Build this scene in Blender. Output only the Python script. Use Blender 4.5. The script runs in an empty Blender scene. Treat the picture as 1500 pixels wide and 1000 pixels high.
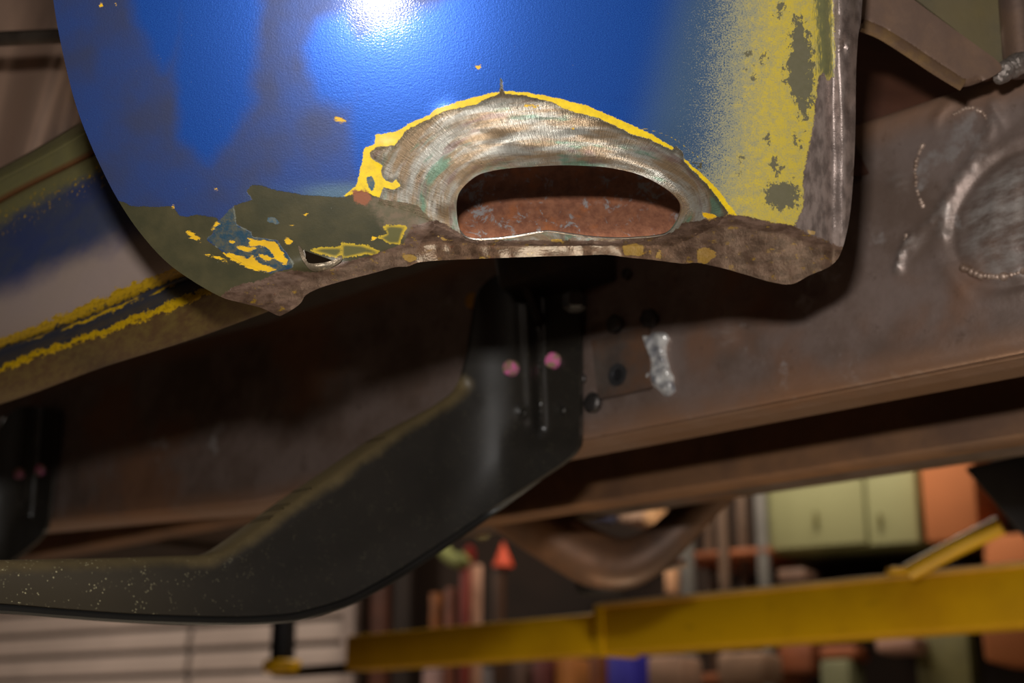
import bpy, bmesh, math, random
import numpy as np
from mathutils import Vector
from mathutils.geometry import delaunay_2d_cdt
random.seed(7); rng = np.random.default_rng(7)
SC = bpy.context.scene
COL = SC.collection

# ------------------------------------------------------------------ camera, world, lights
PITCH = math.radians(16.5); F = 1500*50/36.0; CZ = 1.30
cam = bpy.data.cameras.new('camera'); cam.lens = 50; cam.sensor_width = 36
camo = bpy.data.objects.new('camera', cam); COL.objects.link(camo)
camo.location = (0, 0, CZ); camo.rotation_euler = (math.pi/2+PITCH, 0, 0)
cam.dof.use_dof = True; cam.dof.focus_distance = 0.735; cam.dof.aperture_fstop = 7.0
cam.clip_start = 0.01
SC.camera = camo
SC.view_settings.view_transform = 'Standard'; SC.view_settings.look = 'None'
SC.view_settings.exposure = 0.0; SC.view_settings.gamma = 1.0
SC.view_settings.use_curve_mapping = False
w = bpy.data.worlds.new('world'); SC.world = w; w.use_nodes = True
w.node_tree.nodes['Background'].inputs[0].default_value = (0.9, 0.8, 0.7, 1)
w.node_tree.nodes['Background'].inputs[1].default_value = 0.006

def area(name, loc, look, sx, sy, watt, col):
    l = bpy.data.lights.new(name, 'AREA'); l.shape = 'RECTANGLE'; l.size = sx; l.size_y = sy
    l.energy = watt; l.color = col
    o = bpy.data.objects.new(name, l); COL.objects.link(o); o.location = loc
    o.rotation_euler = (Vector(look)-Vector(loc)).to_track_quat('-Z', 'Y').to_euler()
    return o
# the flash of the camera, just above the lens
area('flash', (-0.03, 0.01, CZ+0.145), (0.0, 0.95, CZ+0.37), 0.05, 0.03, 5.6, (1.0, 0.97, 0.93))
# fluorescent lamps under the ceiling of the workshop
area('ceiling_lamp', (0.6, 3.6, 2.93), (0.6, 3.6, 0), 1.2, 0.3, 25, (1.0, 0.84, 0.68))
area('ceiling_lamp', (-2.4, 4.3, 2.93), (-2.4, 4.3, 0), 1.2, 0.3, 40, (1.0, 0.86, 0.72))
area('ceiling_lamp', (-1.6, -1.6, 2.93), (-1.6, -1.6, 0), 1.2, 0.3, 4, (1.0, 0.84, 0.70))

area('ceiling_lamp', (2.3, -1.1, 2.93), (2.3, -1.1, 0), 1.2, 0.3, 8, (1.0, 0.84, 0.66))  # added unseen light from the front right to brighten the lift arm
# warm unseen fill light, added under the car for the undersides and lift arm
area('floor_fill', (0.45, 1.35, 0.22), (0.5, 1.7, 1.5), 0.35, 0.2, 8, (1.0, 0.82, 0.58))

# ------------------------------------------------------------------ projection helpers
CC = np.array([0, 0, CZ]); RI = np.array([1.0, 0, 0])
FW = np.array([0, math.cos(PITCH), math.sin(PITCH)]); UP = np.array([0, -math.sin(PITCH), math.cos(PITCH)])
def P(px, py, d):
    px = np.asarray(px, float); py = np.asarray(py, float); d = np.asarray(d, float)
    x = (px-750)/F*d; y = -(py-500)/F*d
    return CC + x[..., None]*RI + y[..., None]*UP + d[..., None]*FW
def proj(p):
    q = np.asarray(p)-CC; d = q@FW
    return 750+F*(q@RI)/d, 500-F*(q@UP)/d, d
def hitd(px, py, o, n):
    """depth at which the ray through a point of the frame meets the plane (o, n)"""
    r = P(px, py, np.ones(np.shape(px)))-CC
    return ((o-CC)@n)/(r@n)
AZ = math.radians(46.6)
U = np.array([-math.sin(AZ), math.cos(AZ), 0])          # along the car, away
NO = np.array([-math.cos(AZ), -math.sin(AZ), 0])        # out of the car's side, towards the camera
ZZ = np.array([0, 0, 1.0])
B0 = P(1480, 518, 0.85)
def railP(px, py, off=0.0):
    d = hitd(px, py, B0+NO*off, NO)
    return P(px, py, d)
def raild(px, py, off=0.0): return hitd(px, py, B0+NO*off, NO)
WA = math.radians(60)
WU = np.array([math.sin(WA), -math.cos(WA), 0]); WN = np.array([-math.cos(WA), -math.sin(WA), 0])
W0 = P(1240, 800, 4.5)
def wallP(px, py, off=0.0):
    return P(px, py, hitd(px, py, W0+WN*off, WN))

# ------------------------------------------------------------------ 2-D geometry
def catmull(pts, n=8, closed=True):
    p = np.array(pts, float); m = len(p); out = []
    for i in range(m if closed else m-1):
        if closed: a, b, c, d = p[(i-1) % m], p[i], p[(i+1) % m], p[(i+2) % m]
        else: a, b, c, d = p[max(i-1, 0)], p[i], p[i+1], p[min(i+2, m-1)]
        for k in range(n):
            t = k/n
            out.append(.5*((2*b)+(-a+c)*t+(2*a-5*b+4*c-d)*t*t+(-a+3*b-3*c+d)*t**3))
    if not closed: out.append(p[-1])
    return np.array(out)
def resample(p, step):
    p = np.asarray(p, float); q = np.vstack([p, p[:1]])
    L = np.hypot(*(q[1:]-q[:-1]).T); keep = [0]
    cum = np.concatenate([[0], np.cumsum(L)]); n = max(3, int(cum[-1]/step))
    s = np.linspace(0, cum[-1], n, endpoint=False)
    return np.stack([np.interp(s, cum, q[:, 0]), np.interp(s, cum, q[:, 1])], 1)
def inside(poly, x, y):
    poly = np.asarray(poly, float); r = np.zeros(x.shape, bool); n = len(poly)
    for i in range(n):
        x0, y0 = poly[i]; x1, y1 = poly[(i+1) % n]
        if y0 == y1: continue
        c = ((y0 > y) != (y1 > y)) & (x < (x1-x0)*(y-y0)/(y1-y0)+x0)
        r ^= c
    return r
def segdist(poly, x, y, closed=True):
    poly = np.asarray(poly, float); n = len(poly); best = np.full(x.shape, 1e9)
    for i in range(n if closed else n-1):
        a = poly[i]; b = poly[(i+1) % n]; ab = b-a; l2 = max(ab@ab, 1e-9)
        t = np.clip(((x-a[0])*ab[0]+(y-a[1])*ab[1])/l2, 0, 1)
        best = np.minimum(best, np.hypot(x-a[0]-t*ab[0], y-a[1]-t*ab[1]))
    return best
def sdf(poly, x, y):
    """positive inside, in units of the outline"""
    d = segdist(poly, x, y); return np.where(inside(poly, x, y), d, -d)
def sdfs(polys, x, y):
    r = np.full(x.shape, -50.0)
    for p in polys: r = np.maximum(r, sdf(p, x, y))
    return r
def sstep(a, b, x):
    t = np.clip((x-a)/(b-a), 0, 1); return t*t*(3-2*t)
def wob(x, y, s, seed=0, n=6):
    r = np.random.default_rng(seed); v = 0
    for i in range(n):
        a = r.uniform(0, 6.28); f = r.uniform(.6, 1.7)*s; v = v+np.sin((x*math.cos(a)+y*math.sin(a))*f+r.uniform(0, 6.28))
    return v/n

# ------------------------------------------------------------------ mesh helpers
def finish(me, mat, smooth=35):
    if mat: me.materials.append(mat)
    if smooth:
        me.polygons.foreach_set('use_smooth', [True]*len(me.polygons))
        me.set_sharp_from_angle(angle=math.radians(smooth))
def link(name, me, parent=None, mat=None, smooth=35):
    finish(me, mat, smooth)
    o = bpy.data.objects.new(name, me); COL.objects.link(o)
    if parent is not None:
        o.parent = parent
        o.matrix_parent_inverse = parent.matrix_world.inverted() if False else o.matrix_parent_inverse
        # the parts are modelled in world space, the Empty stands at the base
        o.location = -Vector(parent.location)
    return o
def mk(name, v, f, mat, parent=None, smooth=35):
    me = bpy.data.meshes.new(name); me.from_pydata([tuple(map(float, a)) for a in v], [], [tuple(map(int, a)) for a in f])
    me.validate(); me.update()
    return link(name, me, parent, mat, smooth)
def tag(o, label=None, cat=None, group=None, kind=None):
    if label: o['label'] = label
    if cat: o['category'] = cat
    if group: o['group'] = group
    if kind: o['kind'] = kind
    return o
def empty(name, loc, label, cat, group=None):
    o = bpy.data.objects.new(name, None); COL.objects.link(o); o.location = tuple(map(float, loc))
    o.empty_display_size = .03
    return tag(o, label, cat, group)

def sheet(name, outer, holes, dfn, step, th, mat, attrs=None, parent=None, smooth=40, thdir=None, arcfn=None):
    """thin plate: outline (and holes) cut from a curved surface; real thickness"""
    outer = resample(outer, step); holes = [resample(h, step) for h in holes]
    x0, y0 = outer.min(0); x1, y1 = outer.max(0)
    gx, gy = np.meshgrid(np.arange(x0, x1, step), np.arange(y0, y1, step*.87)); gx[::2] += step/2
    gx = gx.ravel(); gy = gy.ravel()
    k = sdf(outer, gx, gy) > step*.55
    gx, gy = gx[k], gy[k]
    for h in holes:
        k = sdf(h, gx, gy) < -step*.55; gx, gy = gx[k], gy[k]
    rings = [outer]+holes; pts = []; edges = []
    for r in rings:
        b = len(pts); pts += [tuple(a) for a in r]; edges += [(b+i, b+(i+1) % len(r)) for i in range(len(r))]
    pts += list(zip(gx, gy))
    co, _, tri, *_ = delaunay_2d_cdt([Vector(p) for p in pts], edges, [], 0, 1e-5)
    c = np.array([tuple(v) for v in co]); t = np.array([f for f in tri if len(f) == 3])
    m = c[t].mean(1); k = inside(outer, m[:, 0], m[:, 1])
    for h in holes: k &= ~inside(h, m[:, 0], m[:, 1])
    t = t[k]
    x, y = c[:, 0], c[:, 1]
    p = P(x, y, dfn(x, y))
    e = .3
    nx = P(x+e, y, dfn(x+e, y))-P(x-e, y, dfn(x-e, y)); ny = P(x, y+e, dfn(x, y+e))-P(x, y-e, dfn(x, y-e))
    nn = np.cross(nx, ny); nn /= np.linalg.norm(nn, axis=1)[:, None]     # away from the camera
    nn *= np.sign(nn@FW)[:, None]
    T = th(x, y) if callable(th) else np.full(x.shape, th)
    q = p+(nn if thdir is None else (thdir(x, y) if callable(thdir) else np.asarray(thdir)))*T[:, None]
    # face orientation: front faces towards the camera
    a, b, d3 = p[t[:, 0]], p[t[:, 1]], p[t[:, 2]]
    s = np.einsum('ij,ij->i', np.cross(b-a, d3-a), nn[t[:, 0]]) > 0
    t[s] = t[s][:, ::-1]
    n = len(p)
    ed = {}
    for tr in t:
        for i in range(3):
            aa, bb = int(tr[i]), int(tr[(i+1) % 3])
            if (bb, aa) in ed: del ed[(bb, aa)]
            else: ed[(aa, bb)] = 1
    faces = [tuple(tr) for tr in t]+[(tr[2]+n, tr[1]+n, tr[0]+n) for tr in t]+[(bb, aa, aa+n, bb+n) for aa, bb in ed]
    me = bpy.data.meshes.new(name); me.from_pydata(np.vstack([p, q]).tolist(), [], [tuple(map(int, f)) for f in faces]); me.update()
    at = me.attributes.new('surf', 'FLOAT_VECTOR', 'POINT')
    sv = np.zeros((2*n, 3)); sv[:n, 0] = x/100; sv[:n, 1] = y/100; sv[n:, :2] = sv[:n, :2]; at.data.foreach_set('vector', sv.ravel())
    if arcfn is not None:
        aa_ = arcfn(x, y); at = me.attributes.new('arc', 'FLOAT_VECTOR', 'POINT'); s2 = np.zeros((2*n, 3)); s2[:n, :2] = aa_; s2[n:, :2] = aa_; at.data.foreach_set('vector', s2.ravel())
    for kx, fn in (attrs or {}).items():
        at = me.attributes.new(kx, 'FLOAT', 'POINT'); v = np.asarray(fn(x, y), float); at.data.foreach_set('value', np.concatenate([v, v]))
    return link(name, me, parent, mat, smooth)

def prism(name, v8, mat, parent=None, bev=0.0, seg=2):
    """box from 8 corners: four of the front ring, four of the back ring"""
    bm = bmesh.new(); vs = [bm.verts.new(tuple(map(float, a))) for a in v8]
    for f in ((0, 1, 2, 3), (7, 6, 5, 4), (0, 4, 5, 1), (1, 5, 6, 2), (2, 6, 7, 3), (3, 7, 4, 0)): bm.faces.new([vs[i] for i in f])
    bmesh.ops.recalc_face_normals(bm, faces=bm.faces)
    if bev: bmesh.ops.bevel(bm, geom=bm.edges[:], offset=bev, segments=seg, affect='EDGES', profile=.5)
    me = bpy.data.meshes.new(name); bm.to_mesh(me); bm.free()
    return link(name, me, parent, mat)
def obox(name, o, ax, ay, az, mat, parent=None, bev=0.0):
    o, ax, ay, az = map(np.asarray, (o, ax, ay, az))
    return prism(name, [o, o+ax, o+ax+az, o+az, o+ay, o+ax+ay, o+ax+ay+az, o+az+ay], mat, parent, bev)
def wbox(name, x0, y0, x1, y1, off, dep, mat, parent=None, bev=.004):
    """upright box parallel to the back wall; its front face spans the given corners, off from the wall"""
    a = wallP(x0, y1, off); b = wallP(x1, y1, off); t = wallP((x0+x1)/2, y0, off); m = wallP((x0+x1)/2, y1, off)
    W = (b-a)@WU; H = t[2]-m[2]; a = np.array([a[0], a[1], m[2]])
    return obox(name, a, WU*W, -WN*dep, ZZ*H, mat, parent, min(bev, W*.3, H*.3, dep*.3))
def tube(name, pts, r, mat, parent=None, n=14, sm=6, closed=False, flat=1.0, caps=True):
    pts = [np.asarray(p, float) for p in pts]
    if sm > 1 and len(pts) > 2:
        q = []; m = len(pts)
        for i in range(m-1):
            a, b, c, d = pts[max(i-1, 0)], pts[i], pts[i+1], pts[min(i+2, m-1)]
            for k in range(sm):
                t = k/sm; q.append(.5*((2*b)+(-a+c)*t+(2*a-5*b+4*c-d)*t*t+(-a+3*b-3*c+d)*t**3))
        pts = q+[pts[-1]]
    m = len(pts); R = np.interp(np.linspace(0, 1, m), np.linspace(0, 1, len(r)), r) if hasattr(r, '__len__') else [r]*m
    v = []; f = []; T0 = pts[1]-pts[0]; T0 = T0/np.linalg.norm(T0)
    A = np.cross(T0, ZZ); A = A/np.linalg.norm(A) if np.linalg.norm(A) > .05 else np.array([1.0, 0, 0])
    for i in range(m):
        T = pts[min(i+1, m-1)]-pts[max(i-1, 0)]; T = T/np.linalg.norm(T)
        A = A-T*(A@T); A /= np.linalg.norm(A); B = np.cross(T, A)
        for k in range(n):
            th = 2*math.pi*k/n; v.append(pts[i]+A*math.cos(th)*R[i]+B*math.sin(th)*R[i]*flat)
    for i in range(m-1):
        for k in range(n): f.append((i*n+k, i*n+(k+1) % n, (i+1)*n+(k+1) % n, (i+1)*n+k))
    if caps: f.append(tuple(range(n))[::-1]); f.append(tuple((m-1)*n+k for k in range(n)))
    return mk(name, v, f, mat, parent)
def lathe(name, o, axis, prof, mat, parent=None, n=24):
    """prof: (radius, height) along the axis"""
    axis = np.asarray(axis, float); axis /= np.linalg.norm(axis)
    A = np.cross(axis, ZZ); A = A/np.linalg.norm(A) if np.linalg.norm(A) > .05 else np.array([1.0, 0, 0]); B = np.cross(axis, A)
    v = []; f = []
    for (r, h) in prof:
        for k in range(n):
            th = 2*math.pi*k/n; v.append(o+axis*h+(A*math.cos(th)+B*math.sin(th))*r)
    for i in range(len(prof)-1):
        for k in range(n): f.append((i*n+k, i*n+(k+1) % n, (i+1)*n+(k+1) % n, (i+1)*n+k))
    f.append(tuple(range(n))[::-1]); f.append(tuple((len(prof)-1)*n+k for k in range(n)))
    return mk(name, v, f, mat, parent)

# ------------------------------------------------------------------ node helpers
def srgb(r, g, b):
    c = [x/255 for x in (r, g, b)]
    return tuple([x/12.92 if x <= .04045 else ((x+.055)/1.055)**2.4 for x in c]+[1])
class N:
    def __init__(s, name):
        s.m = bpy.data.materials.new(name); s.m.use_nodes = True; s.t = s.m.node_tree; s.n = s.t.nodes
        s.b = s.n['Principled BSDF']
    def _in(s, i, v):
        if isinstance(v, bpy.types.NodeSocket): s.t.links.new(v, i)
        elif v is not None: i.default_value = v
    def set(s, **k):
        for a, v in k.items(): s._in(s.b.inputs[a.replace('_', ' ')], v)
        return s
    def attr(s, n, vec=False):
        a = s.n.new('ShaderNodeAttribute'); a.attribute_name = n; return a.outputs['Vector' if vec else 'Fac']
    def obj(s): return s.n.new('ShaderNodeTexCoord').outputs['Object']
    def ma(s, op, a, b=None, c=None, cl=False):
        n = s.n.new('ShaderNodeMath'); n.operation = op; n.use_clamp = cl
        s._in(n.inputs[0], a); s._in(n.inputs[1], b)
        if c is not None: s._in(n.inputs[2], c)
        return n.outputs[0]
    def map(s, v, scale=(1, 1, 1), rot=(0, 0, 0), loc=(0, 0, 0)):
        n = s.n.new('ShaderNodeMapping'); s._in(n.inputs[0], v); n.inputs['Scale'].default_value = scale
        n.inputs['Rotation'].default_value = rot; n.inputs['Location'].default_value = loc; return n.outputs[0]
    def noise(s, v, sc, det=3, ro=.55, dist=0):
        n = s.n.new('ShaderNodeTexNoise'); s._in(n.inputs['Vector'], v); n.inputs['Scale'].default_value = sc
        n.inputs['Detail'].default_value = det; n.inputs['Roughness'].default_value = ro; n.inputs['Distortion'].default_value = dist
        return n.outputs[0]
    def vor(s, v, sc):
        n = s.n.new('ShaderNodeTexVoronoi'); s._in(n.inputs['Vector'], v); n.inputs['Scale'].default_value = sc; return n.outputs['Distance']
    def ss(s, v, a, b):
        n = s.n.new('ShaderNodeMapRange'); n.interpolation_type = 'SMOOTHSTEP'; s._in(n.inputs[0], v)
        n.inputs[1].default_value = a; n.inputs[2].default_value = b; return n.outputs[0]
    def mix(s, f, a, b):
        n = s.n.new('ShaderNodeMix'); n.data_type = 'RGBA'; s._in(n.inputs[0], f); s._in(n.inputs[6], a); s._in(n.inputs[7], b); return n.outputs[2]
    def mf(s, f, a, b):
        n = s.n.new('ShaderNodeMix'); n.data_type = 'FLOAT'; s._in(n.inputs[0], f); s._in(n.inputs[2], a); s._in(n.inputs[3], b); return n.outputs[0]
    def sep(s, v):
        n = s.n.new('ShaderNodeSeparateXYZ'); s._in(n.inputs[0], v); return n.outputs
    def bump(s, h, st, dist=.001, nrm=None):
        n = s.n.new('ShaderNodeBump'); s._in(n.inputs['Height'], h); s._in(n.inputs['Strength'], st); n.inputs['Distance'].default_value = dist
        if nrm is not None: s._in(n.inputs['Normal'], nrm)
        return n.outputs[0]
def plain(name, rgb, rough=.5, metal=0.0, var=.25, sc=12, bump=.0, rgb2=None, spec=.5):
    m = N(name); c = srgb(*rgb); o = m.obj()
    d = srgb(*rgb2) if rgb2 else tuple([x*(1-var) for x in c[:3]]+[1])
    f = m.noise(o, sc, 4)
    m.set(Base_Color=m.mix(m.ss(f, .35, .65), c, d), Roughness=rough, Metallic=metal)
    m.b.inputs['Specular IOR Level'].default_value = spec
    if bump: m.set(Normal=m.bump(m.noise(o, sc*6, 4), bump, .002))
    return m.m

# =================================================================== FENDER
LEFT = [(66, -90), (78, 0), (86, 48), (97, 100), (110, 150), (126, 195), (148, 245), (173, 293), (203, 338), (240, 380), (277, 408), (322, 434), (352, 443), (383, 451), (407, 462), (416, 460), (430, 452), (441, 443), (445, 435)]
BOT = [(452, 429), (470, 421), (500, 412), (550, 399), (580, 391), (598, 390), (614, 384), (650, 381), (700, 379), (780, 376), (850, 374), (887, 373), (920, 377), (960, 381), (1000, 386), (1022, 385), (1060, 393), (1095, 403), (1130, 413), (1160, 416), (1186, 403), (1214, 391), (1229, 376), (1238, 350), (1245, 315), (1250, 260), (1253, 190), (1254, 110), (1257, 55), (1262, 20), (1268, -90)]
FEN = np.array(LEFT+BOT, float)
FENS = np.vstack([catmull(LEFT, 4, False), catmull(BOT, 4, False)])
HOLE = catmull([(669, 296), (674, 280), (688, 265), (706, 254), (740, 247), (780, 244), (820, 242), (860, 243), (895, 246), (937, 256), (974, 275), (994, 293), (998, 308), (991, 326), (979, 340), (960, 345), (935, 347), (913, 348), (874, 347), (843, 343), (806, 338), (785, 340), (750, 346), (720, 349), (691, 349), (676, 340), (670, 322)], 4)
TEAR = np.array([(442, 365), (455, 370), (470, 375), (490, 382), (470, 385), (452, 387), (446, 377)], float)
XF, YF = -.062, .163
def fold_y(x):
    return np.interp(x, [100, 300, 400, 500, 560, 640, 700, 850, 990, 1060, 1150, 1260], [420, 430, 425, 388, 368, 350, 352, 352, 345, 326, 338, 372])
def fend(x, y):
    X = (x-750)/F*.71; Y = -(y-500)/F*.71
    dx = X-XF; dy = Y-YF
    d = .690+.078*dx-.156*dy+np.where(dx > 0, 1.15, 1.2)*dx*dx+.9*dy*dy
    # the lip flares out above the cut-out
    s = segdist(HOLE, x, y); top = sstep(330, 285, y)*sstep(560, 640, x)*sstep(1080, 960, x)
    arch = sum(np.clip((90+q_-s)/72.0, 0, 1) for q_ in (-9, -5, 0, 5, 9))/5
    d = d-.0064*arch*top
    d = d+.0016*np.exp(-(s/12.0)**2)*top
    # turned under along the bottom
    fy = fold_y(x); k = np.maximum(y-fy, 0)
    d = d+(np.sqrt(k*k+30)-5.5)*.00034*.9+sstep(-6, 30, y-fy)*.0014*wob(x, y, .06, 3)+sstep(-20, 20, y-fy)*.0006*wob(x, y, .16, 5)
    # rim down the right side
    d = d-.0035*(1+.45*wob(x*.3, y, .07, 17))*np.exp(-((x-(1236+.02*(y-200)+3*wob(x*0, y, .03, 18)))/9.0)**2)+.0022*np.exp(-((x-1219)/7.0)**2)+sstep(1242, 1262, x)*.010
    d = d+sstep(1195, 1225, x)*.0007*wob(x, y, .11, 9)
    for (sx, sy) in ((1236, 68), (1245, 157)): d = d+.004*np.exp(-((x-sx)/4.0)**2-((y-sy)/11.0)**2)
    # dents in the sanded area
    pm = sstep(70, 0, np.abs(s-45))*top
    d = d+pm*(.0011*wob(x*.6, y*1.5, .07, 12)+.00028*wob(x*.6, y*1.6, .19, 14))
    for (sx, sy, r, h) in ((566, 224, 14, .0024), (735, 214, 22, .0022), (660, 178, 20, .0018), (620, 335, 18, .002), (1122, 372, 26, -.002)): d = d-h*np.exp(-((x-sx)**2+(y-sy)**2)/r**2)
    # torn tongue
    q = np.exp(-((x-466)/30.0)**2-((y-392)/9.0)**2); d = d-.006*q
    # hanging corner
    d = d-.004*np.exp(-((x-425)/22.0)**2-((y-452)/12.0)**2)
    d = d+.0004*wob(x, y, .02, 21)*sstep(0, 1, 1)
    return d
OUT = [(500, 289), (512, 280), (522, 272), (527, 250), (531, 232), (533, 217), (549, 211), (550, 197), (583, 192), (600, 180), (630, 168), (637, 160), (683, 145), (717, 137), (737, 133), (770, 135), (817, 144), (860, 155), (900, 172), (950, 194), (987, 216), (1005, 235), (1030, 256), (1053, 279), (1071, 303), (1084, 320), (1050, 330), (990, 360), (700, 360), (640, 310), (600, 300), (557, 292)]
INN = [(552, 300), (556, 290), (562, 274), (578, 278), (587, 272), (580, 263), (574, 268), (564, 264), (558, 252), (560, 242), (544, 232), (541, 222), (552, 215), (577, 213), (590, 199), (594, 191), (612, 182), (632, 173), (650, 163), (697, 153), (717, 143), (731, 138), (733, 118), (731, 104), (736, 120), (739, 137), (770, 140), (810, 150), (827, 160), (877, 173), (927, 197), (950, 203), (985, 220), (990, 212), (1000, 222), (1003, 238), (1034, 268), (1050, 288), (1067, 312), (1050, 330), (990, 360), (700, 360), (640, 330), (600, 310)]
OLV = [[(150, 285), (172, 293), (185, 296), (190, 302), (254, 303), (264, 317), (274, 318), (290, 314), (311, 318), (323, 321), (312, 334), (313, 342), (302, 350), (325, 367), (360, 388), (395, 400), (428, 392), (430, 385), (405, 352), (369, 347), (368, 340), (346, 329), (342, 301), (369, 292), (361, 279), (369, 271), (383, 272), (402, 278), (442, 285), (500, 289), (535, 280), (560, 292), (610, 300), (640, 330), (620, 350), (540, 480), (100, 480)]]
TEAL = [[(323, 321), (312, 334), (313, 342), (302, 350), (325, 367), (360, 388), (395, 400), (428, 392), (430, 385), (405, 352), (369, 347), (368, 340), (346, 329), (342, 301)], [(391, 318), (402, 318), (411, 326), (405, 329), (399, 326), (392, 326)], [(536, 258), (545, 258), (550, 268), (546, 284), (540, 276)]]
CHIP = [[(300, 372), (322, 376), (340, 386), (330, 385)], [(378, 372), (392, 374), (402, 382), (388, 381)], [(333, 352), (344, 354), (341, 357)], [(440, 312), (452, 313), (449, 316)], [(425, 329), (431, 327), (430, 331)], [(272, 338), (281, 340), (291, 347), (294, 354), (283, 350), (274, 345)], [(309, 335), (314, 327), (323, 323), (318, 330), (312, 336)],
        [(364, 350), (380, 351), (404, 354), (411, 364), (419, 378), (427, 389), (412, 385), (403, 379), (399, 371), (391, 363), (378, 359), (366, 358)],
        [(346, 361), (372, 361), (376, 366), (366, 369), (350, 366)], [(325, 368), (345, 373), (362, 379), (370, 374), (382, 387), (406, 393), (394, 399), (374, 396), (350, 385), (332, 375)],
        [(416, 349), (424, 349), (428, 355), (424, 359), (418, 356)], [(487, 174), (495, 171), (503, 174), (508, 178), (499, 180), (491, 178)], [(695, 96), (706, 94), (704, 100), (700, 103)],
        [(251, 301), (256, 302), (255, 307), (252, 306)], [(146, 4), (149, 3), (150, 11), (147, 12)], [(168, 3), (171, 4), (171, 8), (168, 8)], [(313, 275), (318, 276), (319, 280), (315, 279)],
        [(768, 153), (788, 154), (790, 157), (770, 158)], [(833, 186), (840, 186), (840, 189), (834, 189)], [(1028, 310), (1040, 312), (1052, 318), (1040, 322), (1030, 318)],
        [(911, 360), (930, 356), (945, 362), (940, 374), (915, 374)], [(960, 370), (967, 367), (970, 376), (962, 378)], [(805, 351), (822, 350), (824, 353), (808, 354)], [(1182, 336), (1193, 337), (1196, 342), (1186, 343)],
        [(1020, 365), (1040, 362), (1050, 372), (1032, 388), (1022, 384)], [(940, 342), (956, 343), (946, 349), (938, 348)], [(700, 375), (716, 375), (720, 379), (702, 379)], [(590, 373), (606, 372), (612, 379), (600, 384), (592, 380)],
        [(545, 346), (553, 347), (548, 352), (542, 352)], [(640, 345), (655, 349), (668, 351), (650, 353)]]
DIRT = [[(452, 366), (470, 362), (500, 361), (502, 370), (492, 378), (470, 372)], [(562, 332), (572, 329), (596, 331), (590, 343), (586, 358), (570, 358), (553, 347), (566, 342)], [(500, 356), (530, 358), (556, 367), (552, 375), (536, 372), (500, 380)]]
BARE = [(1071, 314), (1100, 318), (1133, 326), (1163, 331), (1177, 304), (1177, 257), (1188, 205), (1194, 165), (1199, 112), (1207, 107), (1212, 119), (1222, 112), (1224, 80), (1222, 40), (1217, -100), (1300, -100), (1300, 500), (330, 500), (322, 434), (345, 418), (380, 411), (407, 398), (430, 396), (460, 399), (500, 384), (545, 374), (590, 357), (604, 330), (640, 322), (668, 338), (692, 351), (900, 352), (985, 340), (1000, 326), (1030, 322)]
BRIT = [(1163, 331), (1177, 304), (1177, 257), (1188, 205), (1194, 165), (1199, 112), (1207, 107), (1212, 119), (1222, 112), (1224, 80), (1222, 40), (1217, -100), (1300, -100), (1300, 340), (1235, 362), (1200, 348)]
BRUSH = [(1196, 118), (1194, 60), (1190, 0), (1186, -100), (1218, -100), (1223, 40), (1226, 112), (1212, 119)]
SPOT = [[(1163, 22), (1178, 28), (1190, 70), (1193, 110), (1191, 150), (1178, 176), (1165, 152), (1152, 122), (1148, 100), (1158, 70)], [(1118, 275), (1132, 266), (1165, 268), (1173, 285), (1168, 305), (1140, 308), (1120, 300)],
        [(1127, 240), (1135, 229), (1146, 247), (1140, 254), (1131, 249)], [(1079, 250), (1084, 230), (1087, 242), (1081, 256)], [(1138, 8), (1148, 6), (1145, 24), (1139, 28)], [(1092, 82), (1098, 76), (1096, 86)], [(1098, 102), (1106, 98), (1108, 116), (1102, 118)], [(1114, 88), (1121, 76), (1124, 92)], [(1120, 204), (1126, 200), (1127, 210)], [(1161, 196), (1174, 196), (1172, 212), (1163, 208)], [(1021, 239), (1030, 238), (1028, 246)]]
HAZE_FREE = [[(263, -90), (380, -90), (370, 60), (362, 150), (340, 190), (318, 215), (302, 232), (285, 215), (266, 200), (263, 120)], [(452, 70), (468, 35), (500, 25), (528, 60), (530, 110), (524, 150), (500, 150), (472, 138), (456, 110)],  # outlines kept clear of the painted reflection haze
        [(190, -90), (268, -90), (266, 40), (250, 80), (238, 98), (222, 60), (200, 20)], [(515, 60), (640, 10), (800, -90), (1200, -90), (1200, 330), (530, 300)]]
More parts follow.
